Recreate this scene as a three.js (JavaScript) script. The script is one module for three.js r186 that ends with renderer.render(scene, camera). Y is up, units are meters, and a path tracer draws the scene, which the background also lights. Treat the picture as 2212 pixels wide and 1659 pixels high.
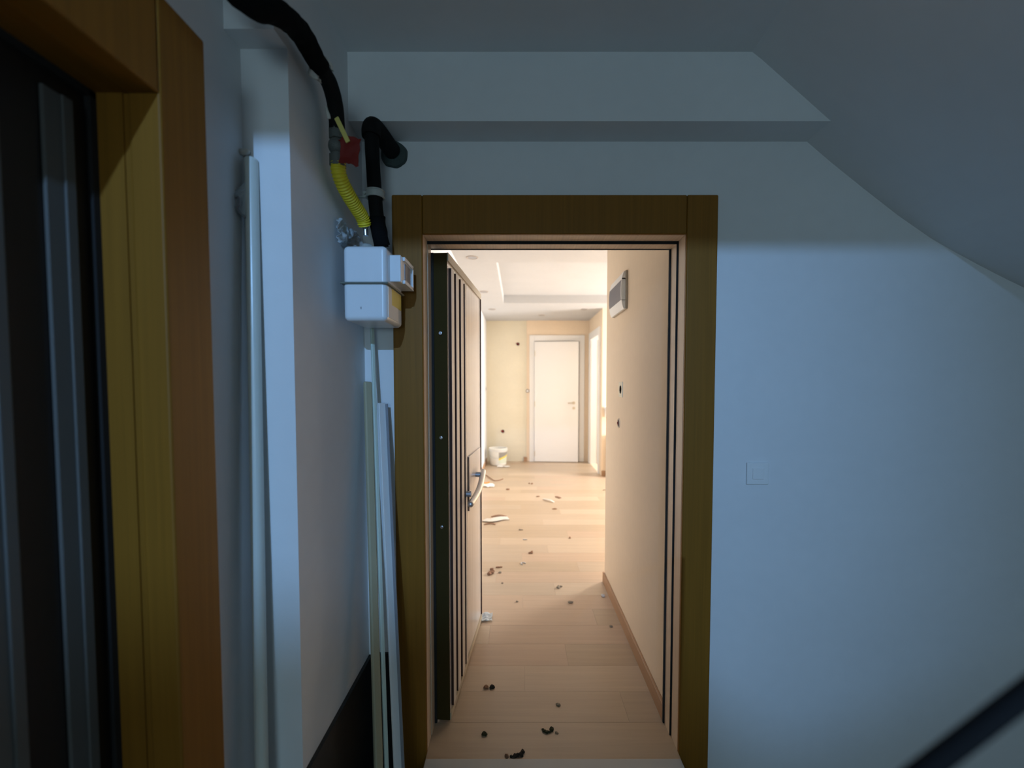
import * as THREE from 'three';
import { RoundedBoxGeometry } from 'three/addons/geometries/RoundedBoxGeometry.js';
import { mergeGeometries } from 'three/addons/utils/BufferGeometryUtils.js';
import { ImprovedNoise } from 'three/addons/math/ImprovedNoise.js';
import { RectAreaLightUniformsLib } from 'three/addons/lights/RectAreaLightUniformsLib.js';

// ---------------------------------------------------------------- camera, sky, lights, exposure
const scene = new THREE.Scene();
const camera = new THREE.PerspectiveCamera(82.86, 2212 / 1659, 0.05, 60);
camera.position.set(0, 1.455, 1.679);
camera.rotation.x = -Math.atan(0.042);
camera.setViewOffset(2212, 1659, -14, -42, 2212, 1659);
camera.focus = 1.8;
camera.userData.fStop = 1.6;
scene.background = new THREE.Color().setRGB(0.55, 0.72, 1.0);          // plain bright sky outside the windows
const renderer = new THREE.WebGLRenderer({ antialias: true });
renderer.toneMapping = THREE.LinearToneMapping;
renderer.toneMappingExposure = 1.0;
renderer.shadowMap.enabled = true;
RectAreaLightUniformsLib.init();
function areaLight(name, rgb, intensity, w, h, pos, look) {
  const l = new THREE.RectAreaLight(new THREE.Color().setRGB(...rgb), intensity, w, h);
  l.name = name; l.position.set(...pos); scene.add(l); l.lookAt(...look);
  return l;
}
// daylight of windows that are out of view, standing in their openings
areaLight('living_window_light', [1.0, 0.985, 0.965], 52, 1.3, 1.5, [4.13, 1.55, -4.25], [2.1, 0.75, -4.1]);
areaLight('bedroom_window_light', [1.0, 0.98, 0.95], 26, 0.9, 1.2, [3.55, 1.6, -5.95], [0, 1.5, -5.95]);
areaLight('unseen_stair_window_light', [0.66, 0.99, 1.16], 5.5, 1.3, 1.0, [0.1, 1.4, 5.5], [0.2, 1.4, 0]);  // unseen window behind the camera, placed to light the landing walls
// unseen cool lamp behind the camera, aimed at the door wall; built further down
const LAMP_POS = [0.0, 3.047, 5.18], LAMP_RGB = [0.27, 0.54, 1.0], LAMP_POWER = 36;

// ---------------------------------------------------------------- helpers
const noise = new ImprovedNoise();
let seed = 7;
const rnd = () => { seed = (seed * 16807) % 2147483647; return seed / 2147483647; };
const V = (x, y, z) => new THREE.Vector3(x, y, z);
const used = {};
const numbered = (n) => { used[n] = (used[n] ?? -1) + 1; return used[n] ? n + '_' + String(used[n]).padStart(3, '0') : n; };
function sh(o) { o.castShadow = o.receiveShadow = true; return o; }
function mesh(name, geo, mat, parent = scene) {
  if (Array.isArray(geo)) geo = geo.length > 1 ? mergeGeometries(geo.map((g) => (g.index ? g.toNonIndexed() : g)).map((g) => { for (const k of Object.keys(g.attributes)) if (!['position', 'normal', 'uv'].includes(k)) g.deleteAttribute(k); return g; })) : geo[0];
  const m = sh(new THREE.Mesh(geo, mat)); m.name = parent === scene ? numbered(name) : name; parent.add(m);
  return m;
}
function tag(o, label, category, group) { o.userData.label = label; o.userData.category = category; if (group) o.userData.group = group; return o; }
function struct(name, geo, mat, label) { const m = mesh(name, geo, mat); m.userData.kind = 'structure'; if (label) m.userData.label = label; return m; }
function thing(name, label, category, pos = [0, 0, 0], group) {
  const o = new THREE.Group(); o.name = numbered(name); o.position.set(...pos); scene.add(o); tag(o, label, category, group); return o;
}
// box given by its two corners, uv in metres
function bx(x0, x1, y0, y1, z0, z1) {
  const g = new THREE.BoxGeometry(x1 - x0, y1 - y0, z1 - z0), p = g.attributes.position, n = g.attributes.normal, uv = g.attributes.uv;
  g.translate((x0 + x1) / 2, (y0 + y1) / 2, (z0 + z1) / 2);
  for (let i = 0; i < p.count; i++) {
    const ax = Math.abs(n.getX(i)) > 0.5, ay = Math.abs(n.getY(i)) > 0.5;
    uv.setXY(i, ax ? p.getZ(i) : p.getX(i), ay ? p.getZ(i) : p.getY(i));
  }
  return g;
}
function rbx(x0, x1, y0, y1, z0, z1, r = 0.003, s = 2) {
  const g = new RoundedBoxGeometry(x1 - x0, y1 - y0, z1 - z0, s, r), p = g.attributes.position, n = g.attributes.normal, uv = g.attributes.uv;
  g.translate((x0 + x1) / 2, (y0 + y1) / 2, (z0 + z1) / 2);
  for (let i = 0; i < p.count; i++) {
    const ax = Math.abs(n.getX(i)) > 0.6, ay = Math.abs(n.getY(i)) > 0.6;
    uv.setXY(i, ax ? p.getZ(i) : p.getX(i), ay ? p.getZ(i) : p.getY(i));
  }
  return g;
}
// outline (a, b) extruded: axis 'z' -> (x, y) along z; axis 'x' -> (z, y) along x; axis 'y' -> (x, z) along y
function prism(pts, holes, axis, from, to) {
  const s = new THREE.Shape(pts.map(([a, b]) => new THREE.Vector2(axis === 'x' ? -a : a, axis === 'y' ? -b : b)));
  for (const h of holes) s.holes.push(new THREE.Path(h.map(([a, b]) => new THREE.Vector2(axis === 'x' ? -a : a, axis === 'y' ? -b : b))));
  const g = new THREE.ExtrudeGeometry(s, { depth: to - from, bevelEnabled: false });
  if (axis === 'x') { g.rotateY(Math.PI / 2); g.translate(from, 0, 0); }
  else if (axis === 'y') { g.rotateX(-Math.PI / 2); g.translate(0, from, 0); }
  else g.translate(0, 0, from);
  return g;
}
const rect = (a0, a1, b0, b1) => [[a0, b0], [a1, b0], [a1, b1], [a0, b1]];
function tube(pts, r, seg = 48, rad = 14) { return new THREE.TubeGeometry(new THREE.CatmullRomCurve3(pts.map((p) => V(...p))), seg, r, rad, false); }
function capped(pts, r, seg = 48, rad = 14) {
  const c = new THREE.CatmullRomCurve3(pts.map((p) => V(...p))), gs = [new THREE.TubeGeometry(c, seg, r, rad, false)];
  for (const t of [0, 1]) {
    const d = new THREE.CircleGeometry(r, rad), dir = c.getTangentAt(t).multiplyScalar(t ? 1 : -1);
    d.applyQuaternion(new THREE.Quaternion().setFromUnitVectors(V(0, 0, 1), dir)); d.translate(...c.getPointAt(t).toArray()); gs.push(d);
  }
  return gs;
}
function rod(a, b, r, rad = 16) {
  const A = V(...a), B = V(...b), g = new THREE.CylinderGeometry(r, r, A.distanceTo(B), rad);
  g.applyQuaternion(new THREE.Quaternion().setFromUnitVectors(V(0, 1, 0), B.clone().sub(A).normalize()));
  g.translate(...A.add(B).multiplyScalar(0.5).toArray()); return g;
}
// straight board from a to b, section w (across x) by t (across z), rounded ends
function board(a, b, w, t, r) {
  const A = V(...a), B = V(...b), g = new RoundedBoxGeometry(w, A.distanceTo(B), t, 3, r ?? Math.min(w, t) * 0.2);
  g.applyQuaternion(new THREE.Quaternion().setFromUnitVectors(V(0, 1, 0), B.clone().sub(A).normalize()));
  g.translate(...A.add(B).multiplyScalar(0.5).toArray()); return g;
}
function roughen(g, amp, freq, off = 0) {
  const p = g.attributes.position;
  for (let i = 0; i < p.count; i++) {
    const x = p.getX(i) * freq + off, y = p.getY(i) * freq, z = p.getZ(i) * freq;
    p.setXYZ(i, p.getX(i) + amp * noise.noise(x, y, z + 3), p.getY(i) + amp * noise.noise(x + 9, y, z), p.getZ(i) + amp * noise.noise(x, y + 7, z));
  }
  g.computeVertexNormals(); return g;
}

// ---------------------------------------------------------------- materials
function tex(w, h, f, srgb = false, rx = 1, ry = 1) {
  const d = new Uint8Array(w * h * 4);
  for (let y = 0; y < h; y++) for (let x = 0; x < w; x++) { const c = f(x / w, y / h); for (let k = 0; k < 3; k++) d[(y * w + x) * 4 + k] = Math.max(0, Math.min(255, Math.round(c[k] * 255))); d[(y * w + x) * 4 + 3] = 255; }
  const t = new THREE.DataTexture(d, w, h); t.magFilter = THREE.LinearFilter; t.minFilter = THREE.LinearMipmapLinearFilter; t.generateMipmaps = true;
  t.wrapS = t.wrapT = THREE.MirroredRepeatWrapping; if (srgb) t.colorSpace = THREE.SRGBColorSpace; t.repeat.set(rx, ry); t.needsUpdate = true; return t;
}
const grey = (v) => [v, v, v];
const plasterMap = tex(256, 256, (u, v) => grey(0.955 + 0.03 * noise.noise(u * 5, v * 5, 1) + 0.015 * noise.noise(u * 30, v * 30, 2)), false, 0.7, 0.7);
const plasterBump = tex(256, 256, (u, v) => grey(0.5 + 0.3 * noise.noise(u * 60, v * 60, 4) + 0.2 * noise.noise(u * 12, v * 12, 5)), false, 1, 1);
const grainV = tex(256, 512, (u, v) => { const w = u * 46 + 1.6 * noise.noise(u * 4, v * 1.6, 3); return grey(0.86 + 0.1 * noise.noise(w, v * 2.2, 0.5) + 0.06 * noise.noise(u * 120, v * 6, 1.5)); }, false, 3.2, 0.8);
const grainU = tex(512, 256, (u, v) => grey(0.9 + 0.06 * noise.noise(u * 3, v * 14, 2.5) + 0.04 * noise.noise(u * 8, v * 60, 6.5)), false, 0.7, 3);
const speckle = tex(256, 256, (u, v) => grey(0.6 + 0.5 * noise.noise(u * 60, v * 60, 8) + 0.3 * noise.noise(u * 17, v * 17, 9)), false, 3, 3);
const mat = (rgb, roughness = 0.8, extra = {}) => new THREE.MeshPhysicalMaterial({ color: new THREE.Color().setRGB(...rgb), roughness, ...extra });
const M = {
  white: mat([0.8, 0.8, 0.8], 0.9, { map: plasterMap, bumpMap: plasterBump, bumpScale: 0.0006 }),
  ceiling: mat([0.8, 0.8, 0.8], 0.95, { map: plasterMap }),
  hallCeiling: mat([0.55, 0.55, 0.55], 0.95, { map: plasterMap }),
  cream: mat([0.85, 0.79, 0.63], 0.85, { map: plasterMap }),
  peach: mat([0.88, 0.72, 0.54], 0.85, { map: plasterMap }),
  wood: mat([0.28, 0.118, 0.013], 0.5, { specularIntensity: 0.45, map: grainV, bumpMap: grainV, bumpScale: 0.0004 }),
  tan: mat([0.80, 0.62, 0.44], 0.45, { map: grainV }),
  panel: mat([0.74, 0.65, 0.58], 0.25, { map: grainV, clearcoat: 0.4, clearcoatRoughness: 0.2 }),
  slat: mat([0.74, 0.65, 0.55], 0.4, { map: grainV }),
  umber: mat([0.06, 0.028, 0.020], 0.85, { specularIntensity: 0.3 }),
  border: mat([0.46, 0.38, 0.26], 0.45),
  edgeDark: mat([0.05, 0.034, 0.010], 0.9, { specularIntensity: 0.2 }),
  seal: mat([0.012, 0.01, 0.009], 0.85),
  leafDark: mat([0.014, 0.008, 0.005], 0.5, { map: grainV }),
  aluDull: mat([0.12, 0.115, 0.105], 0.6, { specularIntensity: 0.6 }),
  steel: mat([0.55, 0.56, 0.58], 0.28, { metalness: 1 }),
  satin: mat([0.33, 0.36, 0.40], 0.4, { metalness: 0.75 }),
  brassy: mat([0.62, 0.56, 0.45], 0.3, { metalness: 0.9 }),
  bronze: mat([0.22, 0.15, 0.11], 0.35, { metalness: 0.6 }),
  granite: mat([0.016, 0.017, 0.018], 0.45, { map: speckle }),
  stone: mat([0.50, 0.50, 0.48], 0.5, { map: plasterMap }),
  landing: mat([0.32, 0.31, 0.29], 0.6, { map: speckle }),
  whiteGloss: mat([0.8, 0.8, 0.79], 0.3),
  meter: mat([0.76, 0.78, 0.80], 0.32, { clearcoat: 0.3 }),
  meterSeam: mat([0.16, 0.17, 0.14], 0.6),
  yellowLabel: mat([0.75, 0.60, 0.10], 0.6),
  paper: mat([0.88, 0.84, 0.78], 0.7),
  dial: mat([0.06, 0.06, 0.09], 0.2),
  foam: mat([0.006, 0.006, 0.006], 0.95, { specularIntensity: 0.15 }),
  blackPipe: mat([0.008, 0.008, 0.008], 0.75, { specularIntensity: 0.25 }),
  yellow: mat([0.72, 0.58, 0.02], 0.5),
  yellowPale: mat([0.75, 0.65, 0.18], 0.5),
  red: mat([0.19, 0.008, 0.003], 0.7),
  zinc: mat([0.50, 0.52, 0.50], 0.42, { metalness: 0.25 }),
  pvc: mat([0.66, 0.68, 0.62], 0.28),
  lath: mat([0.50, 0.44, 0.29], 0.7, { map: grainV }),
  mint: mat([0.60, 0.70, 0.62], 0.45),
  film: new THREE.MeshPhysicalMaterial({ color: 0xdfe6ea, roughness: 0.45, transmission: 0.45, thickness: 0 }),
  rail: mat([0.012, 0.012, 0.013], 0.85, { specularIntensity: 0.25 }),
  base: mat([0.46, 0.27, 0.15], 0.55, { map: grainU }),
  doorWhite: mat([0.84, 0.83, 0.81], 0.45),
  hole: mat([0.02, 0.008, 0.012], 0.9),  // dark colour standing for the shade inside open holes
  cable: mat([0.35, 0.03, 0.02], 0.6),
  greyPlastic: mat([0.25, 0.25, 0.27], 0.35),
  fuseWindow: mat([0.09, 0.085, 0.11], 0.5),
  soil: mat([0.020, 0.014, 0.009], 0.9),
  moss: mat([0.03, 0.028, 0.008], 0.9),
  brownBit: mat([0.24, 0.12, 0.065], 0.9),
  greyBit: mat([0.30, 0.24, 0.17], 0.9),
  paleBit: mat([0.62, 0.58, 0.52], 0.8),
  orange: mat([0.7, 0.28, 0.05], 0.6),
};
const plankMats = [[0.53, 0.395, 0.27], [0.57, 0.43, 0.30], [0.49, 0.36, 0.24], [0.54, 0.385, 0.265], [0.51, 0.385, 0.27]].map((c) => mat(c, 0.36, { map: grainU }));

// ---------------------------------------------------------------- the landing: shell
const FL = -0.12;                                                        // landing floor
struct('floor_landing', bx(-2.0, 3.2, FL - 0.2, FL, 0.0, 5.75), M.landing);
struct('wall_front', prism(rect(-0.95, 3.2, FL - 0.2, 2.9), [rect(-0.42, 0.69, FL - 0.1, 2.10)], 'z', -0.14, 0), M.white);
struct('wall_left', prism(rect(0, 2.0, FL, 2.75), [rect(0.84, 1.90, FL + 0.001, 2.03)], 'x', -0.90, -0.712), M.white);
struct('column', bx(-0.90, -0.591, FL, 2.315, 0, 0.528), M.white, 'white plastered column in the corner left of the open door');
struct('beam', bx(-0.90, -0.591, 2.315, 2.62, 0, 0.591), M.white, 'white beam end resting over the corner column');
struct('beam', bx(-0.591, 3.2, 2.372, 2.62, 0, 0.127), M.white, 'long white beam above the open door');
struct('ceiling_landing', bx(-2.0, 3.2, 2.605, 2.75, 0, 3.04), M.ceiling);  // far edge is out of view, set to cut the lamp light
{ // sloping plaster underside of the stair flight that climbs out of the picture on the right
  const line = [[0.80, 2.61], [0.84, 2.58], [0.95, 2.487], [1.07, 2.385], [1.18, 2.295], [1.31, 2.195], [1.44, 2.098], [1.566, 2.014], [1.66, 1.962], [1.746, 1.917], [1.84, 1.870], [1.931, 1.827], [2.3, 1.64], [3.2, 1.19]];
  struct('stair_soffit', prism([...line, [3.2, 2.62]], [], 'z', 0, 3.04), M.white, 'sloping white underside of the stair flight on the right');
}
// stairwell behind the camera, closed
struct('wall_back', prism(rect(-2.0, 3.2, FL, 5.0), [rect(-0.6, 0.8, 0.85, 1.95)], 'z', 5.6, 5.75), M.white);
struct('wall_stair_left', bx(-2.1, -2.0, FL, 5.0, 1.9, 5.75), M.white);
struct('wall_stair_right', bx(3.2, 3.3, FL - 0.2, 5.0, -0.14, 5.75), M.white);
struct('wall_landing_end', bx(-2.0, -0.90, FL, 2.75, 1.9, 2.0), M.white);
struct('wall_stair_upper', bx(-2.0, 3.2, 2.75, 5.0, 2.9, 3.04), M.white);
struct('ceiling_stair', bx(-2.1, 3.3, 5.0, 5.1, 2.9, 5.75), M.ceiling);
struct('unseen_landing_upper', bx(-2.0, 3.2, 2.05, 2.2, 4.6, 5.6), M.landing, 'unseen slab behind the camera under the shading parapet');  // unseen slab carrying the parapet that shades the lower walls
struct('unseen_shade_parapet', prism([[-2.0, 2.2], [3.2, 2.2], [3.2, 2.95], [0.5, 2.80], [0.23, 2.745], [0.125, 2.70], [0.085, 2.72], [0.05, 2.76], [-0.05, 2.77], [-2.0, 2.77]], [], 'z', 4.6, 4.7), M.white, 'unseen parapet behind the camera, top edge shaped to shade the lower walls');  // out of view; top edge shaped to throw shade on the lower walls
{ // unseen stair window behind the camera, lighting the landing
  const w = new THREE.Group(); w.name = 'unseen_window_2'; w.userData.kind = 'structure'; scene.add(w);
  mesh('window_frame', [bx(-0.6, -0.55, 0.85, 1.95, 5.62, 5.7), bx(0.75, 0.8, 0.85, 1.95, 5.62, 5.7), bx(-0.55, 0.75, 0.85, 0.9, 5.62, 5.7), bx(-0.55, 0.75, 1.9, 1.95, 5.62, 5.7)], M.doorWhite, w);
  mesh('pane', bx(-0.55, 0.75, 0.9, 1.9, 5.655, 5.665), new THREE.MeshPhysicalMaterial({ color: 0xffffff, transmission: 1, roughness: 0.02, thickness: 0 }), w);
}
{ // unseen stair lamp, lighting the door wall: small spot head on a wall bracket, its light just in front of the glowing lens
  const t = thing('unseen_wall_lamp', 'unseen cool spot lamp behind the camera, lighting the door wall', 'lamp', LAMP_POS);
  mesh('lens', rod([0, 0, 0.012], [0, 0, 0.016], 0.024, 28), new THREE.MeshStandardMaterial({ color: 0xffffff, emissive: new THREE.Color().setRGB(...LAMP_RGB), emissiveIntensity: 4 }), t);
  mesh('lamp_head', new THREE.LatheGeometry([[0.03, 0.0], [0.034, 0.004], [0.036, 0.03], [0.026, 0.07], [0, 0.08]].map(([x, y]) => new THREE.Vector2(x, y)), 28).rotateX(Math.PI / 2).translate(0, 0, 0.004), M.zinc, t);
  mesh('bracket', [rod([0, -0.03, 0.05], [0, -0.10, 0.08], 0.01), rod([0, -0.10, 0.07], [0, -0.10, 0.42], 0.01), rbx(-0.04, 0.04, -0.14, -0.06, 0.40, 0.42, 0.004)], M.zinc, t);
  const l = new THREE.SpotLight(new THREE.Color().setRGB(...LAMP_RGB), LAMP_POWER, 0, 0.50, 1, 2); l.castShadow = true; l.shadow.radius = 1.2; l.name = 'unseen_lamp_light'; l.position.set(0, 0, 0); t.add(l); t.add(l.target);
  l.target.name = 'lamp_aim'; l.target.position.set(-0.5 - LAMP_POS[0], 1.3 - LAMP_POS[1], -LAMP_POS[2]);
}
// dark stone wainscot strip along the foot of the column and the wall beside the door
struct('baseboard_left', [bx(-0.591, -0.579, FL, 0.39, 0, 0.528), bx(-0.579, -0.478, FL, 0.40, 0, 0.012)], M.granite, 'dark stone skirting along the foot of the column');
struct('door_sill', rbx(-0.362, 0.632, FL, 0.004, 0.045, 0.30, 0.004), M.stone, 'white stone sill at the threshold of the open door');

// ---------------------------------------------------------------- entrance door (open)
{
  const d = new THREE.Group(); d.name = 'door_1'; d.userData.kind = 'structure'; scene.add(d);
  d.userData.label = 'open apartment door in a brown wood-look frame, leaf swung inward'; d.userData.category = 'door';
  // casing with rounded reveal edges
  const IL = -0.362, IR = 0.633, IH = 2.023;
  const side = (x0, x1, inner) => { // flat board with a softened inner edge
    const g = rbx(x0, x1, FL, 2.168, 0.0, 0.02, 0.006, 3); return g;
  };
  mesh('casing', side(-0.476, IL), M.wood, d);
  mesh('casing', side(IR, 0.750), M.wood, d);
  mesh('casing', rbx(IL, IR, IH, 2.168, 0.0, 0.019, 0.006, 3), M.wood, d);
  // jamb lining: outer reveal, dark groove, inner rebate, dark seal
  mesh('jamb_lining', [rbx(-0.42, IL, FL, IH + 0.06, -0.065, 0.004, 0.002), rbx(-0.42, IL - 0.002 + 0.004, FL, IH + 0.06, -0.136, -0.073, 0.002)], M.tan, d);
  mesh('jamb_lining', [rbx(IR, 0.69, FL, IH + 0.06, -0.065, 0.004, 0.002), rbx(IR - 0.005, 0.69, FL, IH + 0.06, -0.136, -0.073, 0.002)], M.tan, d);
  mesh('head_lining', [rbx(IL, IR, IH, IH + 0.07, -0.065, 0.004, 0.002), rbx(IL, IR, IH - 0.009, IH + 0.07, -0.136, -0.073, 0.002)], M.tan, d);
  mesh('seal', [bx(-0.41, IL - 0.003, FL, IH + 0.05, -0.075, -0.063), bx(IR + 0.003, 0.68, FL, IH + 0.05, -0.075, -0.063), bx(IL, IR, IH + 0.003, IH + 0.05, -0.075, -0.063),
    bx(IR - 0.0054, IR + 0.01, FL, IH + 0.01, -0.0732, -0.0712), bx(IL, IR, IH - 0.0095, IH + 0.01, -0.0732, -0.0712), bx(IR - 0.011, 0.66, 0, IH, -0.146, -0.1362), bx(IL - 0.05, -0.3505, 0, 2.0, -0.150, -0.1365), bx(IL, IR, IH - 0.011, IH + 0.03, -0.143, -0.134)], M.seal, d);
  // leaf: local frame, s along the leaf from the hinge edge, x proud of the outer face
  const L = 0.826, T = 0.057, H0 = 0.012, H1 = 2.0;
  const leaf = mesh('leaf', rbx(-T, 0, H0, H1, -L, 0, 0.002), M.panel, d);
  leaf.position.set(-0.296, 0, -0.139); leaf.rotation.y = -Math.atan(0.079);
  leaf.userData.label = 'door leaf with vertical slats near its hinge edge';
  const P = 0.0105;
  mesh('edge_plate', bx(-T - 0.001, 0.0006, H0, H1, -0.004, 0.002), M.edgeDark, leaf);
  mesh('border', [bx(0, 0.006, H1 - 0.032, H1 + 0.002, -L, -0.002), bx(0, 0.006, H0, H0 + 0.03, -L, -0.002)], M.border, leaf);
  mesh('border', bx(-0.02, 0.005, H0, H1, -L - 0.004, -L + 0.010), M.umber, leaf);
  for (const [a, b] of [[0.036, 0.089], [0.126, 0.185], [0.226, 0.286], [0.319, 0.355]]) {
    const s = mesh('slat', rbx(0, P, 0.05, 1.948, -b, -a, 0.0025), M.slat, leaf);
    mesh('slat_side_shade', bx(0.0005, P - 0.0008, 0.052, 1.946, -a - 0.002, -a + 0.0012), M.umber, s);  // near side coloured dark: the slat's shade painted on
  }
  const zs = (z) => (z + 0.139) / Math.cos(Math.atan(0.079));
  const plate = mesh('lock_plate', rbx(0, 0.009, 0.80, 1.085, zs(-0.90), zs(-0.558), 0.002), M.panel, leaf);
  mesh('plate_edge_shade', bx(0.0005, 0.0085, 0.802, 1.083, zs(-0.5625), zs(-0.5565)), M.bronze, plate);  // dark colour stands for shade on the plate's near edge
  // bow handle on two round posts
  const pz = [zs(-0.475), zs(-0.755)], hy = [0.912, 0.952];
  const bow = mesh('handle', (() => {
    const pts = [], N = 24, gs = [];
    for (let i = 0; i <= N; i++) { const t = i / N; const z = pz[0] + 0.05 + (pz[1] - pz[0] - 0.10) * t; pts.push([0.040 + 0.010 * Math.sin(Math.PI * t), 0.875 + 0.085 * t - 0.012 * Math.sin(Math.PI * t), z]); }
    const c = new THREE.CatmullRomCurve3(pts.map((p) => V(...p)));
    const g = new THREE.TubeGeometry(c, 40, 0.016, 16, false); gs.push(g);
    for (const t of [0, 1]) { const s = new THREE.SphereGeometry(0.016, 14, 10); s.translate(...c.getPointAt(t).toArray()); gs.push(s); }
    return gs;
  })(), mat([0.55, 0.53, 0.50], 0.35, { metalness: 0.8 }), leaf);
  for (const k of [0, 1]) mesh('handle_post', rod([0, hy[k], pz[k]], [0.034, hy[k], pz[k]], 0.014, 20), M.satin, leaf);
  for (const y of [1.67, 1.236, 0.858]) mesh('edge_pin', [rod([-0.026, y, 0], [-0.026, y, 0.012], 0.007, 14), rod([-0.026, y, 0.012], [-0.026, y, 0.018], 0.0045, 14)], M.steel, leaf);
}

// ---------------------------------------------------------------- neighbour's closed door on the left
{
  const d = new THREE.Group(); d.name = 'door_2'; d.userData.kind = 'structure'; scene.add(d);
  d.userData.label = 'closed dark door with grey vertical strips in an orange-brown frame on the left'; d.userData.category = 'door';
  const Z0 = 0.865, Z1 = 1.875, H = 1.985;
  mesh('casing', rbx(-0.7115, -0.652, FL, 2.168, 0.745, Z0, 0.005, 3), M.wood, d);
  mesh('casing', rbx(-0.7115, -0.652, FL, 2.168, Z1, Z1 + 0.11, 0.005, 3), M.wood, d);
  mesh('casing', rbx(-0.7115, -0.653, H, 2.168, Z0, Z1, 0.005, 3), M.wood, d);
  mesh('jamb_lining', [bx(-0.72, -0.654, FL, H + 0.03, 0.845, Z0 - 0.002), bx(-0.79, -0.721, FL, H + 0.03, 0.845, Z0)], M.wood, d);
  mesh('jamb_lining', bx(-0.79, -0.654, FL, H + 0.03, Z1 + 0.001, 1.895), M.wood, d);
  mesh('head_lining', bx(-0.79, -0.654, H + 0.001, H + 0.04, Z0, Z1), M.wood, d);
  mesh('seal', [bx(-0.786, -0.768, FL, H, Z0, Z0 + 0.012), bx(-0.786, -0.768, H - 0.012, H, Z0, Z1)], M.seal, d);
  const leaf = mesh('leaf', rbx(-0.84, -0.779, FL + 0.004, H - 0.002, Z0 + 0.002, Z1 - 0.002, 0.002), M.leafDark, d);
  for (const [a, b] of [[0.905, 0.953], [1.016, 1.064], [1.127, 1.175], [1.238, 1.286]]) {
    const s = mesh('slat', rbx(-0.779, -0.772, FL + 0.03, 1.945, a, b, 0.002), M.aluDull, leaf);
    mesh('slat_ridge', rbx(-0.773, -0.768, FL + 0.03, 1.945, a + 0.002, a + 0.020, 0.002), M.aluDull, s);
  }
}

// ---------------------------------------------------------------- the flat: shell
const HC = 2.67, XL = -0.61, XR = 0.636, ZE = -1.476, ZF = -6.57, XF = 1.33, ZP = -5.25;
{ // laminate floor: planks laid across the hall, each its own piece
  const f = struct('floor', [bx(-0.75, 4.4, -0.2, -0.014, -6.75, -0.14), bx(-0.362, 0.633, -0.12, -0.014, -0.14, 0.045)], plankMats[2]);
  const W = 0.19, shapes = [1.2, 0.8, 0.45].map((l) => { const g = rbx(0, l - 0.0004, -0.014, 0, 0, W - 0.0004, 0.0004, 1); return g; });
  mesh('plank', rbx(-0.362, 0.633, -0.014, 0, -0.1396, 0.045, 0.0004, 1), plankMats[0], f);
  let z = -0.14, row = 0;
  while (z > ZF) {
    let x = XL - 0.01 - [0.1, 0.55, 0.32, 0.75][row % 4];
    const xe = z - W > ZE - 0.05 ? XR + 0.1 : 4.15;
    while (x < xe) {
      if (x > 2.2 && z < -5) break;
      const k = 0, p = mesh('plank', shapes[k], plankMats[Math.floor(rnd() * plankMats.length)], f);
      p.position.set(x, 0, z - W); x += 1.2;
    }
    z -= W; row++;
  }
}
struct('wall_hall_left', bx(-0.75, XL, 0, HC, -6.7, -0.14), M.white);
struct('wall_hall_right', bx(XR, 0.756, 0, HC, ZE, -0.14), M.peach);
struct('wall_living_front', bx(0.756, 4.2, 0, HC, ZE, -1.356), M.peach);
struct('wall_far', [bx(-0.61, 0.155, 0, HC, -6.70, ZF - 0.02), bx(0.155, XF, 0, HC, -6.70, ZF)].slice(1), M.peach);
struct('wall_far_panel', bx(-0.61, 0.155, 0, HC, -6.70, ZF - 0.03), M.cream);
struct('wall_far_right', prism(rect(-6.70, ZP, 0, HC), [rect(-6.35, -5.50, 0.0001, 2.30)], 'x', XF, XF + 0.12), M.peach);
struct('wall_living_back', bx(XF + 0.12, 4.2, 0, HC, -5.37, ZP), M.peach);
struct('wall_living_right', prism(rect(-6.7, -1.356, 0, HC), [rect(-4.9, -3.0, 0.8, 2.3)], 'x', 4.2, 4.35), M.cream);
struct('wall_bedroom_right', prism(rect(-6.7, -5.37, 0, HC), [rect(-6.4, -5.5, 1.0, 2.2)], 'x', 3.6, 3.7), M.white);
struct('wall_bedroom_back', bx(XF + 0.12, 4.35, 0, HC, -6.85, -6.70), M.white);
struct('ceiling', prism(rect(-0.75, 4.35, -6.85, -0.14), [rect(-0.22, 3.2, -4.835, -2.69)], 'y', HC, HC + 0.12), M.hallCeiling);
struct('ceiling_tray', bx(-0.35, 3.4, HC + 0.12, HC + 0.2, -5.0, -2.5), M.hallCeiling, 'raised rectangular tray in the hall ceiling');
for (const [n, x0, x1, z, y0, y1] of [['window_1', -4.9, -3.0, 4.26, 0.8, 2.3], ['window_3', -6.4, -5.5, 3.65, 1.0, 2.2]]) {
  const w = new THREE.Group(); w.name = n; w.userData.kind = 'structure'; scene.add(w);
  const mid = (x0 + x1) / 2;
  mesh('window_frame', [bx(z - 0.03, z + 0.03, y0, y0 + 0.05, x0, x1), bx(z - 0.03, z + 0.03, y1 - 0.05, y1, x0, x1), bx(z - 0.03, z + 0.03, y0, y1, x0, x0 + 0.05), bx(z - 0.03, z + 0.03, y0, y1, x1 - 0.05, x1), bx(z - 0.03, z + 0.03, y0, y1, mid - 0.04, mid + 0.04)], M.doorWhite, w);
  for (const [a, b] of [[x0 + 0.05, mid - 0.04], [mid + 0.04, x1 - 0.05]]) mesh('pane', bx(z - 0.004, z + 0.004, y0 + 0.05, y1 - 0.05, a, b), new THREE.MeshPhysicalMaterial({ color: 0xffffff, transmission: 1, roughness: 0.02, thickness: 0 }), w);
}
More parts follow.
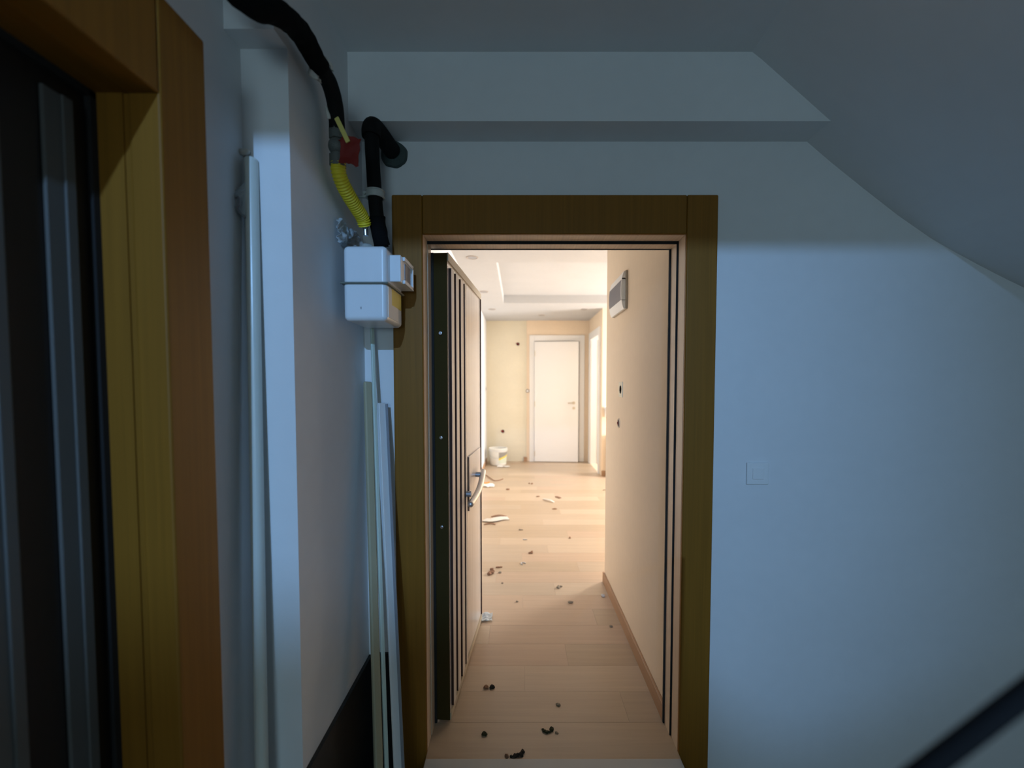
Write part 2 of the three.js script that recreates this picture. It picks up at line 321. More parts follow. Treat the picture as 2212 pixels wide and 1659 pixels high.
// skirting boards of the flat
struct('baseboard_hall_right', rbx(XR - 0.014, XR, 0, 0.075, ZE - 0.014, -0.145, 0.003), M.base);
struct('baseboard_hall_left', rbx(XL, XL + 0.014, 0, 0.075, ZF, -1.1, 0.003), M.base);
struct('baseboard_far', [rbx(0.10, 0.165, 0, 0.085, ZF - 0.03, ZF + 0.014, 0.003)], M.base);
struct('baseboard_living_back', rbx(XF, XF + 0.5, 0, 0.085, ZP, ZP + 0.014, 0.003), M.base);

// white inner doors
{
  const d = new THREE.Group(); d.name = 'door_3'; d.userData.kind = 'structure'; scene.add(d);
  d.userData.label = 'white inner door standing slightly ajar in the far wall'; d.userData.category = 'door';
  const x0 = 0.30, x1 = 1.135, H = 2.283;
  mesh('casing', rbx(0.209, x0, 0, 2.396, ZF, ZF + 0.022, 0.004), M.doorWhite, d);
  mesh('casing', rbx(x1 + 0.012, 1.245, 0, 2.396, ZF, ZF + 0.022, 0.004), M.doorWhite, d);
  mesh('casing', rbx(x0, x1 + 0.012, H, 2.396, ZF, ZF + 0.022, 0.004), M.doorWhite, d);
  mesh('shadow_gap', bx(x0, x1 + 0.012, 0, H, ZF, ZF + 0.003), M.greyPlastic, d);  // dark grey sheet painted in for the shade behind the leaf
  const leaf = mesh('leaf', rbx(0, x1 - x0 - 0.01, 0.008, H - 0.012, 0, 0.04, 0.003), M.doorWhite, d);
  leaf.position.set(x0 + 0.004, 0, ZF + 0.006); leaf.rotation.y = -0.07;
  for (const y of [2.05, 1.10, 0.16]) mesh('hinge', rod([0.004, y - 0.05, 0.045], [0.004, y + 0.05, 0.045], 0.007, 10), M.brassy, leaf);
  mesh('handle', [rod([0.735, 1.122, 0.04], [0.735, 1.122, 0.075], 0.011), rod([0.735, 1.122, 0.072], [0.625, 1.118, 0.072], 0.009)], M.brassy, leaf);
  mesh('rosette', rod([0.735, 1.122, 0.038], [0.735, 1.122, 0.047], 0.028, 24), M.brassy, leaf);
  mesh('lock_rosette', rod([0.737, 1.025, 0.038], [0.737, 1.025, 0.047], 0.027, 24), M.brassy, leaf);
}
{
  const d = new THREE.Group(); d.name = 'door_4'; d.userData.kind = 'structure'; scene.add(d);
  d.userData.label = 'white-framed doorway standing open to a bright room at far right'; d.userData.category = 'door';
  const c = (z0, z1, y0, y1) => rbx(XF - 0.022, XF, y0, y1, z0, z1, 0.004);
  mesh('casing', c(-6.46, -6.35, 0, 2.41), M.doorWhite, d);
  mesh('casing', c(-5.50, -5.40, 0, 2.41), M.doorWhite, d);
  mesh('casing', c(-6.35, -5.50, 2.28, 2.41), M.doorWhite, d);
  mesh('jamb_lining', [bx(XF, XF + 0.12, 0, 2.28, -6.352, -6.335), bx(XF, XF + 0.12, 0, 2.28, -5.515, -5.498), bx(XF, XF + 0.12, 2.28, 2.302, -6.34, -5.51)], M.doorWhite, d);
  const leaf = mesh('leaf', rbx(0, 0.82, 0.01, 2.27, -0.04, 0, 0.003), M.doorWhite, d);
  leaf.position.set(XF + 0.125, 0, -6.33); leaf.rotation.y = 0.08;
  mesh('handle', [rod([0.74, 1.12, 0], [0.74, 1.12, 0.04], 0.012), rod([0.74, 1.12, 0.04], [0.64, 1.12, 0.04], 0.009)], M.brassy, leaf);
  mesh('lock_rosette', rod([0.74, 1.02, 0], [0.74, 1.02, 0.008], 0.025, 20), M.brassy, leaf);
}

// ---------------------------------------------------------------- ceiling downlights
{
  const proto = new THREE.Group(), R = 0.052;
  const ring = new THREE.LatheGeometry([[R - 0.008, 0.0], [R - 0.006, -0.004], [R, -0.006], [R + 0.006, -0.004], [R + 0.007, 0]].map(([a, b]) => new THREE.Vector2(a, b)), 36);
  mesh('trim_ring', ring, mat([0.42, 0.36, 0.31], 0.5), proto);
  mesh('bulb_recess', (() => { const g = new THREE.CylinderGeometry(R - 0.007, R - 0.007, 0.003, 30); g.translate(0, -0.002, 0); return g; })(), M.greyPlastic, proto);
  [[-0.441, -2.517, 'nearest round ceiling spot, pale against the ceiling beside the door top'], [-0.451, -4.035, 'dark-rimmed round ceiling spot left of the ceiling tray'], [-0.423, -5.347, 'round ceiling spot in the far left corner behind the tray'], [0.403, -5.948, 'round ceiling spot in front of the white far door'], [1.053, -5.347, 'round ceiling spot near the bright doorway at far right']].forEach(([x, z, label], i) => {
    const o = i ? proto.clone() : proto; o.name = numbered('downlight'); scene.add(o); o.position.set(x, HC, z); tag(o, label, 'ceiling light', 'recessed ceiling spots of the hall');
  });
}

// ---------------------------------------------------------------- gas line, meter
function bumpyTube(pts, r, amp, ridge, seg, rad = 20) { // tube whose radius varies along its length
  const c = new THREE.CatmullRomCurve3(pts.map((p) => V(...p))), g = new THREE.TubeGeometry(c, seg, r, rad, false), p = g.attributes.position, n = g.attributes.normal;
  for (let i = 0; i < p.count; i++) {
    const k = Math.floor(i / (rad + 1)) / seg, a = ridge ? amp * Math.sin(k * ridge * Math.PI * 2) : amp * noise.noise(p.getX(i) * 30, p.getY(i) * 30, p.getZ(i) * 30);
    p.setXYZ(i, p.getX(i) + n.getX(i) * a, p.getY(i) + n.getY(i) * a, p.getZ(i) + n.getZ(i) * a);
  }
  g.computeVertexNormals(); return g;
}
{
  const t = thing('gas_pipe', 'black foam-wrapped gas supply pipe curving down from the ceiling corner', 'pipe');
  mesh('foam_sleeve', bumpyTube([[-0.66, 2.40, 0.90], [-0.615, 2.315, 0.80], [-0.579, 2.262, 0.76], [-0.556, 2.258, 0.72], [-0.545, 2.278, 0.69], [-0.537, 2.302, 0.64], [-0.541, 2.325, 0.57], [-0.543, 2.330, 0.50], [-0.542, 2.322, 0.455]], 0.027, 0.004, 0, 70), M.foam, t);
  mesh('pipe', bumpyTube([[-0.541, 2.328, 0.50], [-0.540, 2.320, 0.45], [-0.537, 2.311, 0.405], [-0.540, 2.285, 0.365], [-0.545, 2.25, 0.34], [-0.547, 2.226, 0.333]], 0.0225, 0.0012, 0, 40), M.blackPipe, t);
  mesh('torn_plaster', [roughen(new THREE.TorusGeometry(0.0275, 0.0045, 8, 26, 4.6), 0.006, 60, 1).rotateY(0.5).rotateX(0.35).translate(-0.541, 2.321, 0.447), roughen(new THREE.SphereGeometry(0.013, 12, 10), 0.010, 70, 3).translate(-0.557, 2.300, 0.458)], M.paleBit, t);
  mesh('torn_plaster', roughen(new THREE.SphereGeometry(0.014, 12, 8), 0.01, 60, 5).scale(0.6, 1.7, 0.7).translate(-0.562, 2.262, 0.358), M.paleBit, t);
}
{
  const t = thing('gas_valve', 'zinc gas shut-off valve with a yellow lever above the hose', 'valve', [-0.547, 2.12, 0.332]);
  const cast = mat([0.20, 0.21, 0.19], 0.6, { metalness: 0.2, map: speckle });
  mesh('valve_body', [rod([0, 0.10, 0], [0, 0.0, 0], 0.017, 20), rod([0, 0.105, 0], [0, 0.075, 0], 0.024, 6), rod([0, 0.03, 0], [0, -0.005, 0], 0.024, 6), new THREE.SphereGeometry(0.027, 20, 14).translate(0, 0.055, 0), rod([0, 0.055, 0], [0.032, 0.06, 0.02], 0.01, 12)], cast, t);
  mesh('lever', board([0.012, 0.120, 0.035], [0.047, 0.048, 0.038], 0.014, 0.006, 0.0025), M.yellowPale, t);
}
{
  const t = thing('red_tag', 'torn red tag hanging at the gas valve', 'tag');
  const g = new THREE.BoxGeometry(0.056, 0.078, 0.004, 8, 10, 1); const p = g.attributes.position;
  for (let i = 0; i < p.count; i++) { const x = p.getX(i), y = p.getY(i); p.setXYZ(i, x + 0.003 * noise.noise(y * 60, 1, 2), y + 0.006 * noise.noise(x * 70, 4, 1) * (y < 0 ? 1.4 : 1), p.getZ(i) + 0.012 * noise.noise(x * 30, y * 30, 5) - 0.10 * x * x * 20); }
  g.computeVertexNormals(); g.rotateZ(-0.12); g.translate(-0.498, 2.146, 0.366);
  mesh('tag_sheet', g, M.red, t);
  mesh('tie', tube([[-0.52, 2.17, 0.362], [-0.528, 2.18, 0.358], [-0.536, 2.182, 0.352]], 0.002, 10, 6), M.red, t);
}
{
  const t = thing('gas_hose', 'yellow corrugated gas hose running down to the meter', 'hose');
  mesh('corrugated_tube', bumpyTube([[-0.547, 2.128, 0.331], [-0.547, 2.105, 0.328], [-0.545, 2.082, 0.310], [-0.539, 2.058, 0.275], [-0.531, 2.035, 0.225], [-0.525, 2.018, 0.190], [-0.523, 1.998, 0.175]], 0.0215, 0.0016, 26, 260, 18), M.yellow, t);
  mesh('connector', [rod([-0.5225, 2.004, 0.173], [-0.5215, 1.965, 0.170], 0.0085, 18), rod([-0.5225, 1.998, 0.173], [-0.522, 1.990, 0.172], 0.012, 6)], M.steel, t);
}
{
  const t = thing('gas_meter', 'white two-part gas meter hanging beside the door frame', 'gas meter');
  const x0 = -0.563, x1 = -0.423, z0 = 0.080, z1 = 0.269, seam = 1.782;
  const half = (y0, y1, dx) => { const g = new RoundedBoxGeometry(x1 - x0, y1 - y0, z1 - z0, 6, 0.016); g.translate((x0 + x1) / 2 + dx, (y0 + y1) / 2, (z0 + z1) / 2); return g; };
  mesh('upper_case', half(seam - 0.008, 1.902, 0), M.meter, t);
  const low = mesh('lower_case', half(1.662, seam + 0.008, -0.0005), M.meter, t);
  mesh('seam_flange', rbx(x0 - 0.007, x1 + 0.007, seam - 0.0032, seam + 0.0032, z0 - 0.006, z1 + 0.007, 0.003), M.meterSeam, t);
  const ix = mesh('index_box', rbx(x1 - 0.01, -0.388, 1.796, 1.884, 0.078, 0.228, 0.004, 3), M.meter, t);
  mesh('index_window', rbx(-0.390, -0.3855, 1.812, 1.868, 0.110, 0.180, 0.002), M.dial, ix);
  mesh('index_frame', [bx(-0.390, -0.381, 1.872, 1.884, 0.08, 0.20), bx(-0.390, -0.381, 1.796, 1.807, 0.08, 0.20), bx(-0.390, -0.381, 1.80, 1.88, 0.08, 0.090)], M.meter, ix);
  mesh('paper_label', rbx(x1 - 0.0012, x1 + 0.0010, 1.676, 1.774, 0.140, 0.254, 0.0005), M.paper, low);
  mesh('yellow_label', rbx(x1 - 0.0012, x1 + 0.0014, 1.722, 1.776, 0.100, 0.215, 0.0005), M.yellowLabel, low);
  mesh('label_mark', rbx(-0.5075, -0.5045, 1.699, 1.707, z1 - 0.001, z1 + 0.0006, 0.0004), M.greyPlastic, low);
  const neck = new THREE.LatheGeometry([[0, 0], [0.034, 0], [0.034, 0.006], [0.027, 0.010], [0.024, 0.030], [0.016, 0.038], [0, 0.038]].map(([a, b]) => new THREE.Vector2(a, b)), 6);
  mesh('inlet_nut', neck.clone().scale(1, 0.78, 1).translate(-0.518, 1.906, 0.170), M.zinc, t);
  mesh('gasket', rod([-0.518, 1.899, 0.170], [-0.518, 1.909, 0.170], 0.040, 24), M.seal, t);
  mesh('outlet_nut', neck.clone().translate(-0.4800, 1.898, 0.131), M.zinc, t);
}
{
  const t = thing('gas_outlet_pipe', 'black upright gas pipe rising from the meter into the beam', 'pipe');
  mesh('pipe', bumpyTube([[-0.4800, 1.9385, 0.131], [-0.483, 1.97, 0.14], [-0.490, 2.06, 0.155], [-0.494, 2.15, 0.16], [-0.499, 2.25, 0.16], [-0.5015, 2.322, 0.16]], 0.0235, 0.0008, 0, 40), M.blackPipe, t);
  mesh('tape_wrap', bumpyTube([[-0.4800, 1.944, 0.132], [-0.483, 1.97, 0.14], [-0.487, 2.035, 0.151]], 0.0275, 0.006, 0, 24), M.foam, t);
  mesh('elbow', [...capped([[-0.5015, 2.300, 0.16], [-0.502, 2.325, 0.158], [-0.500, 2.342, 0.145], [-0.494, 2.345, 0.12], [-0.482, 2.338, 0.06], [-0.472, 2.330, 0.014]], 0.031, 36, 18)], M.blackPipe, t);
  mesh('wall_collar', [roughen(new THREE.CylinderGeometry(0.046, 0.05, 0.012, 28).rotateX(Math.PI / 2), 0.004, 40, 2).translate(-0.468, 2.322, 0.007)], mat([0.05, 0.07, 0.065], 0.8), t);
}
{
  const t = thing('pipe_clamp', 'galvanised pipe clamp around the upright black pipe', 'clamp');
  mesh('band', [new THREE.LatheGeometry([[0.0272, -0.013], [0.0298, -0.013], [0.0298, 0.013], [0.0272, 0.013], [0.0272, -0.013]].map(([x, y]) => new THREE.Vector2(x, y)), 28).translate(-0.4915, 2.108, 0.1575), new THREE.TorusGeometry(0.0298, 0.0024, 8, 28).rotateX(Math.PI / 2).translate(-0.4915, 2.119, 0.1575), new THREE.TorusGeometry(0.0298, 0.0024, 8, 28).rotateX(Math.PI / 2).translate(-0.4915, 2.097, 0.1575)], M.zinc, t);
  mesh('ear', [rbx(-0.533, -0.513, 2.098, 2.118, 0.150, 0.156, 0.002), rbx(-0.533, -0.513, 2.098, 2.118, 0.159, 0.165, 0.002), rod([-0.524, 2.108, 0.145], [-0.524, 2.108, 0.172], 0.004, 8)], M.zinc, t);
  mesh('stand_off', rod([-0.515, 2.1, 0.16], [-0.591, 2.1, 0.16], 0.005, 10), M.zinc, t);
}
function crumple(w, h, amp, freq, off, nx = 22, ny = 18) {
  const g = new THREE.BoxGeometry(w, h, 0.0012, nx, ny, 1), p = g.attributes.position;
  for (let i = 0; i < p.count; i++) {
    const x = p.getX(i), y = p.getY(i), a = Math.abs(noise.noise(x * freq + off, y * freq, off)) + 0.6 * Math.abs(noise.noise(x * freq * 2.3, y * freq * 2.3 + off, 2));
    p.setXYZ(i, x + amp * 0.4 * noise.noise(y * freq, off, 1), y + amp * 0.5 * noise.noise(x * freq, off, 6), p.getZ(i) + amp * a);
  }
  g.computeVertexNormals(); return g;
}
tag(mesh('plastic_film', crumple(0.2, 0.075, 0.028, 32, 2.2).rotateY(Math.PI / 2).translate(-0.588, 1.955, 0.16), M.film), 'crumpled clear plastic film stuck to the column behind the meter', 'plastic film');

// ---------------------------------------------------------------- leaning trims and pole
tag(mesh('trim_pole', (() => { // D-section plastic trim leaning on the left wall, rounded top
  const A = V(-0.6855, 2.036, 0.5385), B = V(-0.6595, -0.118, 0.612), L = A.distanceTo(B), s = new THREE.Shape();
  s.absarc(0, 0, 0.0150, 0, Math.PI, false); s.lineTo(-0.0150, -0.007); s.lineTo(0.0150, -0.007); s.closePath();
  const g = new THREE.ExtrudeGeometry(s, { depth: L - 0.012, bevelEnabled: true, bevelThickness: 0.006, bevelSize: 0.005, bevelOffset: -0.005, bevelSegments: 4, curveSegments: 16 });
  g.rotateX(-Math.PI / 2); g.rotateY(Math.PI); g.translate(0, 0.006, 0);            // length along y, rounded side towards the landing
  g.applyQuaternion(new THREE.Quaternion().setFromUnitVectors(V(0, 1, 0), A.clone().sub(B).normalize())); g.translate(...B.toArray());
  return g;
})(), M.pvc), 'long glossy off-white plastic trim leaning against the column front', 'trim strip');
tag(mesh('wooden_lath', board([-0.570, 1.468, 0.034], [-0.4697, -0.116, 0.259], 0.030, 0.018, 0.006), M.lath), 'beige wooden lath leaning in the corner, shortest and leftmost of three', 'lath');
tag(mesh('edge_strip', board([-0.5505, 1.74, 0.036], [-0.4265, -0.116, 0.303], 0.0135, 0.010, 0.003), M.mint), 'thin pale green strip leaning behind the gas meter, middle of three', 'trim strip');
{
  const t = thing('panel_strip', 'white plastic panel strip leaning against the door frame, rightmost of three', 'trim strip');
  mesh('strip', board([-0.512, 1.388, 0.052], [-0.3942, -0.116, 0.277], 0.031, 0.009, 0.002), M.whiteGloss, t);
  mesh('dark_edge_line', board([-0.4965, 1.384, 0.046], [-0.3787, -0.116, 0.271], 0.004, 0.016, 0.001), M.greyPlastic, t);  // dark line along the right edge of the strip
}
{
  const t = thing('torn_tape', 'scrap of clear tape and a wire loop hanging left of the long plastic trim', 'tape');
  const g = crumple(0.05, 0.095, 0.010, 40, 5.1, 14, 18), p = g.attributes.position;
  for (let i = 0; i < p.count; i++) { const k = (p.getY(i) + 0.05) / 0.1; p.setX(i, 0.025 - (0.025 - p.getX(i)) * Math.max(0.12, Math.min(1, 1.5 - 1.5 * Math.abs(k - 0.25) - 0.3 * k))); }
  g.computeVertexNormals();
  mesh('tape_sheet', g.rotateY(0.5).translate(-0.700, 1.935, 0.554), M.film, t);
  mesh('wire_loop', tube([[-0.710, 1.925, 0.566], [-0.700, 1.925, 0.570], [-0.698, 1.908, 0.570], [-0.705, 1.899, 0.568], [-0.697, 1.884, 0.566], [-0.690, 1.878, 0.562]], 0.0026, 40, 8), M.greyPlastic, t);
}
tag(mesh('plaster_blob', roughen(new THREE.SphereGeometry(0.011, 14, 10), 0.008, 60, 8).scale(1.6, 0.7, 0.7).translate(-0.702, 2.052, 0.538), M.paleBit), 'small grey plaster blob by the top end of the long plastic trim', 'plaster');

// ---------------------------------------------------------------- landing switch and handrail
{
  const t = thing('light_switch', 'white square light switch on the landing wall right of the door', 'light switch');
  mesh('plate', rbx(0.884, 0.970, 1.070, 1.156, 0, 0.009, 0.004, 3), M.whiteGloss, t);
  mesh('rocker', rbx(0.905, 0.949, 1.091, 1.135, 0.006, 0.0125, 0.003, 3), M.whiteGloss, t);
}
{
  const t = thing('handrail', 'dark metal stair handrail slanting across the bottom right corner', 'handrail');
  mesh('rail', capped([[0.05, 1.070, 1.429], [0.244, 1.227, 1.429], [0.299, 1.272, 1.429], [0.46, 1.402, 1.429]], 0.0062, 30, 18), M.rail, t);
  mesh('post', rod([0.46, FL, 1.429], [0.46, 1.404, 1.429], 0.008), M.rail, t);
}

// ---------------------------------------------------------------- hall fittings
{
  const t = thing('fuse_box', 'white fuse box with a smoked door on the right hall wall', 'fuse box', [XR, 1.91, -1.05]);
  mesh('back_plate', rbx(-0.012, 0, -0.01, 0.215, -0.180, 0.172, 0.004), mat([0.5, 0.42, 0.33], 0.6), t);
  // bulged cover: profile in x/y, extruded along z
  const cover = (y0, y1, z0, z1) => { const pts = [[0, y0]]; for (let i = 0; i <= 8; i++) { const y = y0 + (y1 - y0) * i / 8, k = (y - 0.1) / 0.115; pts.push([-0.012 - 0.026 * Math.sqrt(Math.max(0, 1 - k * k)), y]); } pts.push([0, y1]); return prism(pts, [], 'z', z0, z1); };
  mesh('cover', [cover(-0.008, 0.045, -0.175, 0.165), cover(0.163, 0.21, -0.175, 0.165), cover(0.04, 0.17, 0.156, 0.165)], M.doorWhite, t);
  mesh('smoked_door', cover(0.046, 0.162, -0.172, 0.156), M.fuseWindow, t);
}
{
  const t = thing('wall_socket', 'cream wall socket without insert beside the hall entrance', 'socket', [XR, 1.428, -1.02]);
  mesh('plate', (() => { const s = new THREE.Shape(); s.moveTo(-0.045, -0.045); s.lineTo(0.045, -0.045); s.lineTo(0.045, 0.045); s.lineTo(-0.045, 0.045); const h = new THREE.Path(); h.absarc(0, 0, 0.026, 0, 6.283, true); s.holes.push(h); const g = new THREE.ExtrudeGeometry(s, { depth: 0.003, bevelEnabled: true, bevelSize: 0.002, bevelThickness: 0.0015, bevelSegments: 2 }); return g.rotateY(-Math.PI / 2); })(), M.cream, t);
  mesh('recess', rod([0.001, 0, 0], [-0.0045, 0, 0], 0.026, 24), M.hole, t);
}
{
  const t = thing('wall_box', 'bare round wiring box in the hall wall below the cream socket', 'wiring box', [XR, 1.215, -1.068]);
  mesh('rim', new THREE.TorusGeometry(0.028, 0.0035, 8, 28).rotateY(Math.PI / 2).translate(-0.002, 0, 0), M.peach, t);
  mesh('recess', rod([0.001, 0, 0], [-0.003, 0, 0], 0.027, 24), M.hole, t);
  mesh('wire_end', tube([[-0.002, 0.01, 0], [-0.012, 0.004, 0.006], [-0.01, -0.008, 0.01]], 0.0022, 10, 6), M.cable, t);
}
function stub(name, x, y, label) {
  const t = thing(name, label, 'wiring', [x, y, ZF - 0.03]);
  mesh('recess', rod([0, 0, -0.001], [0, 0, 0.004], 0.030, 20), M.hole, t);
  for (let i = 0; i < 3; i++) mesh('wire_end', tube([[0.01 * (i - 1), 0.004, 0.003], [0.016 * (i - 1) - 0.006, 0.018 - 0.014 * i, 0.03], [0.022 * (i - 1) - 0.01, 0.006 - 0.014 * i, 0.045]], 0.006, 10, 7), M.cable, t);
}
stub('cable_stub', -0.009, 2.232, 'dark red cable ends poking from the far wall above door height');
stub('cable_stub', -0.299, 0.575, 'dark red cable ends poking from the far wall over the bucket');
{
  const t = thing('socket_ring', 'open socket ring on the far wall left of the white door', 'socket', [0.172, 1.345, ZF]);
  mesh('rim', new THREE.TorusGeometry(0.028, 0.006, 8, 24).translate(0, 0, 0.004), M.bronze, t);
  mesh('insert', rod([0, 0, 0], [0, 0, 0.006], 0.025, 20), M.doorWhite, t);
}
{
  const t = thing('hall_switch', 'narrow grey switch on the bright left hall wall', 'light switch', [XL, 1.386, -6.40]);
  mesh('plate', rbx(0, 0.012, -0.045, 0.045, -0.045, 0.045, 0.003), M.doorWhite, t);
  mesh('rocker', rbx(0.010, 0.016, -0.03, 0.03, -0.025, 0.025, 0.003), M.greyPlastic, t);
}
{ // paint bucket with printed sleeve
  const t = thing('paint_bucket', 'white paint bucket with a yellow stripe in the far left corner', 'bucket', [-0.372, 0, -6.25]);
  const print = tex(256, 128, (u, v) => { const e = 0.30 + 0.34 * u; return v > e + 0.18 ? [0.60, 0.58, 0.55] : v > e ? [0.97, 0.84, 0.18] : [0.84, 0.86, 0.78]; }, true);
  mesh('body', new THREE.LatheGeometry([[0, 0.004], [0.142, 0.004], [0.148, 0.012], [0.165, 0.285], [0.172, 0.287], [0.173, 0.30], [0.167, 0.312], [0.162, 0.312], [0.158, 0.29], [0.14, 0.03], [0, 0.028]].map(([a, b]) => new THREE.Vector2(a, b)), 48), mat([0.82, 0.80, 0.73], 0.5), t);
  mesh('printed_label', new THREE.CylinderGeometry(0.1630, 0.1512, 0.20, 28, 1, true, 0.12, 1.35).translate(0, 0.145, 0), new THREE.MeshPhysicalMaterial({ map: print, roughness: 0.5, side: THREE.DoubleSide }), t);
  mesh('rim_band', new THREE.TorusGeometry(0.171, 0.006, 8, 48).rotateX(Math.PI / 2).translate(0, 0.272, 0), M.doorWhite, t);
  mesh('handle', tube([[-0.172, 0.255, 0], [-0.165, 0.21, 0.08], [-0.09, 0.16, 0.175], [0.05, 0.15, 0.19], [0.15, 0.2, 0.10], [0.172, 0.255, 0]], 0.003, 40, 8), M.zinc, t);
}
tag(mesh('paper_scrap', crumple(0.22, 0.12, 0.02, 14, 3.3).rotateX(-Math.PI / 2).translate(-0.27, 0.003, -6.03), M.paper), 'white paper scrap at the foot of the paint bucket', 'paper');
tag(mesh('leaning_panel', rbx(-0.25, 0.25, 0, 0.68, -0.012, 0.012, 0.003).rotateX(-0.12).translate(1.66, 0.002, ZP + 0.12), M.doorWhite), 'white board leaning on the back wall at far right', 'board');
{
  const t = thing('wall_shelf', 'small white bracket shelf on the far right wall above the leaning board', 'shelf', [1.575, 1.08, ZP]);
  mesh('shelf_board', rbx(-0.22, 0.22, 0, 0.03, 0, 0.22, 0.004), M.doorWhite, t);
  mesh('bracket', prism([[0, 0], [0.18, 0], [0, -0.14]], [], 'x', -0.20, -0.18), M.doorWhite, t);
  mesh('bracket', prism([[0, 0], [0.18, 0], [0, -0.14]], [], 'x', 0.18, 0.20), M.doorWhite, t);
}

// ---------------------------------------------------------------- crumbs and scraps on the hall floor
function clod(x, z, parts, m, label, category = 'debris') { // lumps joined into one irregular piece
  const gs = parts.map(([dx, dz, r, sx = 1, sz = 1], i) => roughen(new THREE.IcosahedronGeometry(r, 3), r * 0.55, 0.75 / r, i * 3.1 + x * 10).scale(sx, 0.6, sz).translate(dx, r * 0.42, dz));
  const o = mesh('floor_crumb', gs, m); o.position.set(x, 0.0, z); tag(o, label, category); return o;
}
const curl = (pts, r) => pts.map(([x, z], i) => [x, z, r * (0.75 + 0.5 * ((i * 37) % 10) / 10)]);
clod(-0.156, -0.355, [[0, 0, 0.011], [0.006, 0.003, 0.007]], M.brownBit, 'brown crumb touching the black lump near the slatted leaf');
clod(-0.127, -0.355, [[0, 0, 0.012], [-0.004, 0.004, 0.009]], M.soil, 'black lump of dirt near the slatted door leaf');
clod(0.179, -0.243, [[0, 0, 0.009], [0.006, 0.001, 0.007]], M.greyBit, 'small grey crumb near the middle of the doorway');
clod(-0.143, -0.075, [[0, 0, 0.010], [0.007, 0.004, 0.007]], M.moss, 'small dark crumb left of the curled scrap by the sill');
clod(0.127, -0.092, curl([[-0.024, -0.008], [-0.018, 0.002], [-0.008, 0.007], [0.004, 0.006], [0.012, -0.004], [0.014, -0.014]], 0.0075), M.moss, 'olive curled peel lying inside the threshold');
clod(0.158, -0.085, [[0, 0, 0.005], [0.006, 0.004, 0.004]], M.greyBit, 'tiny grey speck beside the olive curled peel');
clod(-0.002, 0.026, curl([[-0.026, 0.008], [-0.012, 0.007], [0.0, 0.003], [0.012, -0.004], [0.018, -0.012], [0.012, 0.002]], 0.0085), M.soil, 'long black clod lying right at the white sill');
clod(-0.046, 0.032, [[0, 0, 0.008]], M.brownBit, 'brown crumb left of the long black clod at the sill');
clod(0.287, -1.392, [[0, 0, 0.014, 1, 1.4], [0.02, -0.015, 0.007, 1.8, 1]], M.greyBit, 'grey lump with a tail near the end of the right hall wall');
clod(0.347, -1.175, [[0, 0, 0.012, 1.4, 1]], M.greyBit, 'grey crumb at the shadow edge by the hall wall end');
clod(0.112, -2.035, [[0, 0, 0.014], [-0.016, 0.004, 0.010], [0.004, -0.03, 0.009]], M.brownBit, 'brown three-part crumb in mid hall');
clod(-0.212, -1.635, curl([[-0.012, 0.02], [0.004, 0.0], [0.008, -0.03], [0.0, -0.06], [-0.01, 0.03]], 0.017), M.brownBit, 'largest brown clump, left of centre beside the door leaf');
clod(-0.163, -1.735, [[0, 0, 0.009, 2.0, 0.8], [0.022, -0.006, 0.008, 1.6, 1]], M.brownBit, 'brown sliver just behind the largest brown clump');
clod(-0.144, -1.638, [[0, 0, 0.011]], M.greyBit, 'lone crumb just right of the largest brown clump');
clod(-0.119, -1.461, [[0, 0, 0.007]], M.greyBit, 'faint speck in front of the largest brown clump');
clod(-0.009, -1.188, [[0, 0, 0.008]], M.greyBit, 'faint grey speck left of the shadow edge');
clod(0.558, -0.885, [[0, 0, 0.008, 1.3, 1]], M.greyBit, 'grey crumb beside the right skirting board');
clod(0.023, -2.638, [[0, 0, 0.011, 2, 1]], M.greyBit, 'flat grey crumb behind the mid hall crumbs');
clod(0.061, -2.362, [[0, 0, 0.010, 2, 0.8]], M.paleBit, 'flat pale crumb in mid hall');
clod(0.49, -2.412, [[0, 0, 0.010, 1, 1.8]], M.brownBit, 'small tan crumb on the right side of the mid hall');
clod(-0.148, -4.323, [[0, 0, 0.016, 1.5, 1]], M.brownBit, 'brown crumb far back beyond the door handle');
clod(0.16, -4.70, [[0, 0, 0.013], [0.04, 0.02, 0.016]], M.brownBit, 'pair of brown crumbs in front of the white far door');
clod(1.187, -4.296, [[0, 0, 0.012, 2, 1]], M.greyBit, 'small dark crumb at far right near the pillar');
clod(0.254, -3.945, [[0, 0, 0.012, 2, 1]], M.brownBit, 'tan crumb left of the thin veneer slips');
clod(0.424, -3.373, [[0, 0, 0.012, 2.4, 0.8]], M.brownBit, 'tan sliver in front of the thin veneer slips');
clod(0.584, -1.265, [[0, 0, 0.013, 1, 1.2]], M.paleBit, 'white plaster crumb at the end of the right skirting');
{
  const o = mesh('ring_scrap', new THREE.TorusGeometry(0.018, 0.004, 8, 24, 4.6).rotateX(-Math.PI / 2).translate(0.038, 0.004, -1.81), M.paleBit); tag(o, 'pale open ring of plastic lying in mid hall', 'plastic scrap');
}
tag(mesh('plastic_scrap', crumple(0.08, 0.09, 0.018, 24, 1.7, 14, 14).rotateX(-Math.PI / 2).translate(-0.205, 0.002, -0.985), M.film), 'clear crumpled plastic scrap at the foot of the door leaf', 'plastic scrap');
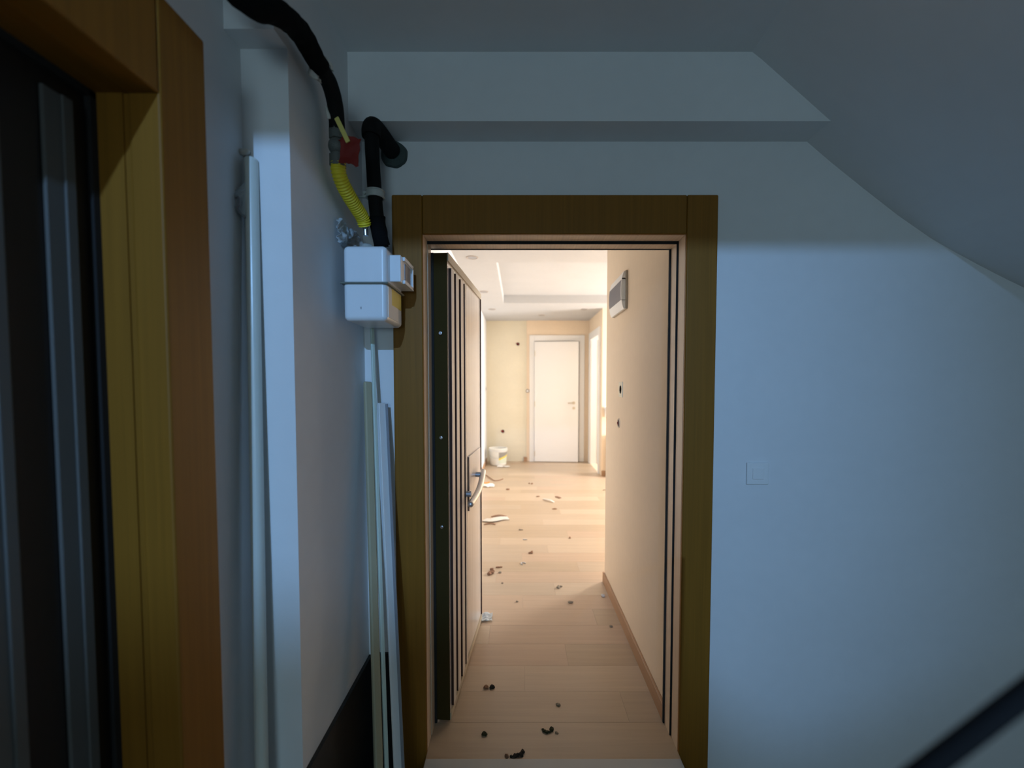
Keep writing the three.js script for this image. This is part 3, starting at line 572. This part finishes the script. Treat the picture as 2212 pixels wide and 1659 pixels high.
function slip(pts, w, m, label, name = 'veneer_slip') {
  const g = new THREE.BoxGeometry(1, 0.004, w, 20, 1, 2), p = g.attributes.position, c = new THREE.CatmullRomCurve3(pts.map((q) => V(...q)));
  for (let i = 0; i < p.count; i++) { const t = p.getX(i) + 0.5, q = c.getPoint(t), d = c.getTangent(t); p.setXYZ(i, q.x - d.z * p.getZ(i), q.y + p.getY(i), q.z + d.x * p.getZ(i)); }
  g.computeVertexNormals(); return tag(mesh(name, g, m), label, 'scrap');
}
slip([[-0.36, 0.004, -2.80], [-0.29, 0.008, -2.83], [-0.24, 0.006, -2.80]], 0.018, M.brownBit, 'dark twig-like slip in front of the pale strip by the leaf', 'twig');
slip([[-0.30, 0.003, -3.07], [-0.22, 0.012, -3.10], [-0.13, 0.004, -3.08]], 0.030, M.brownBit, 'brown strip lying behind the pale strip by the leaf', 'twig');
slip([[-0.37, 0.004, -2.96], [-0.29, 0.014, -2.92], [-0.18, 0.010, -3.0], [-0.11, 0.004, -3.02]], 0.11, M.paleBit, 'pale plastic strip lying near the leaf handle', 'plastic_strip');
slip([[0.32, 0.004, -3.82], [0.40, 0.020, -3.70], [0.44, 0.006, -3.66]], 0.03, M.paleBit, 'pale veneer slip, longer of two on the hall floor');
slip([[0.49, 0.004, -3.95], [0.54, 0.010, -3.85]], 0.03, M.brownBit, 'tan veneer slip, shorter of two on the hall floor');
tag(mesh('offcut_wire', tube([[-0.52, 0.006, -5.28], [-0.42, 0.008, -5.0], [-0.36, 0.006, -4.88], [-0.30, 0.006, -4.90], [-0.24, 0.006, -5.01]], 0.006, 30, 8), M.brownBit), 'bent piece of brown wire on the floor before the bucket', 'wire');
{
  const t = thing('wrapper', 'white wrapper with an orange corner beyond the door handle', 'wrapper', [-0.47, 0.003, -4.60]);
  mesh('sheet', crumple(0.17, 0.15, 0.025, 18, 6.6, 14, 14).rotateX(-Math.PI / 2).translate(0.04, 0, 0.05), M.paper, t);
  mesh('orange_flap', crumple(0.11, 0.10, 0.03, 20, 9.6, 12, 12).rotateX(-Math.PI / 2).translate(-0.01, 0.004, -0.07), M.orange, t);
}

renderer.render(scene, camera);
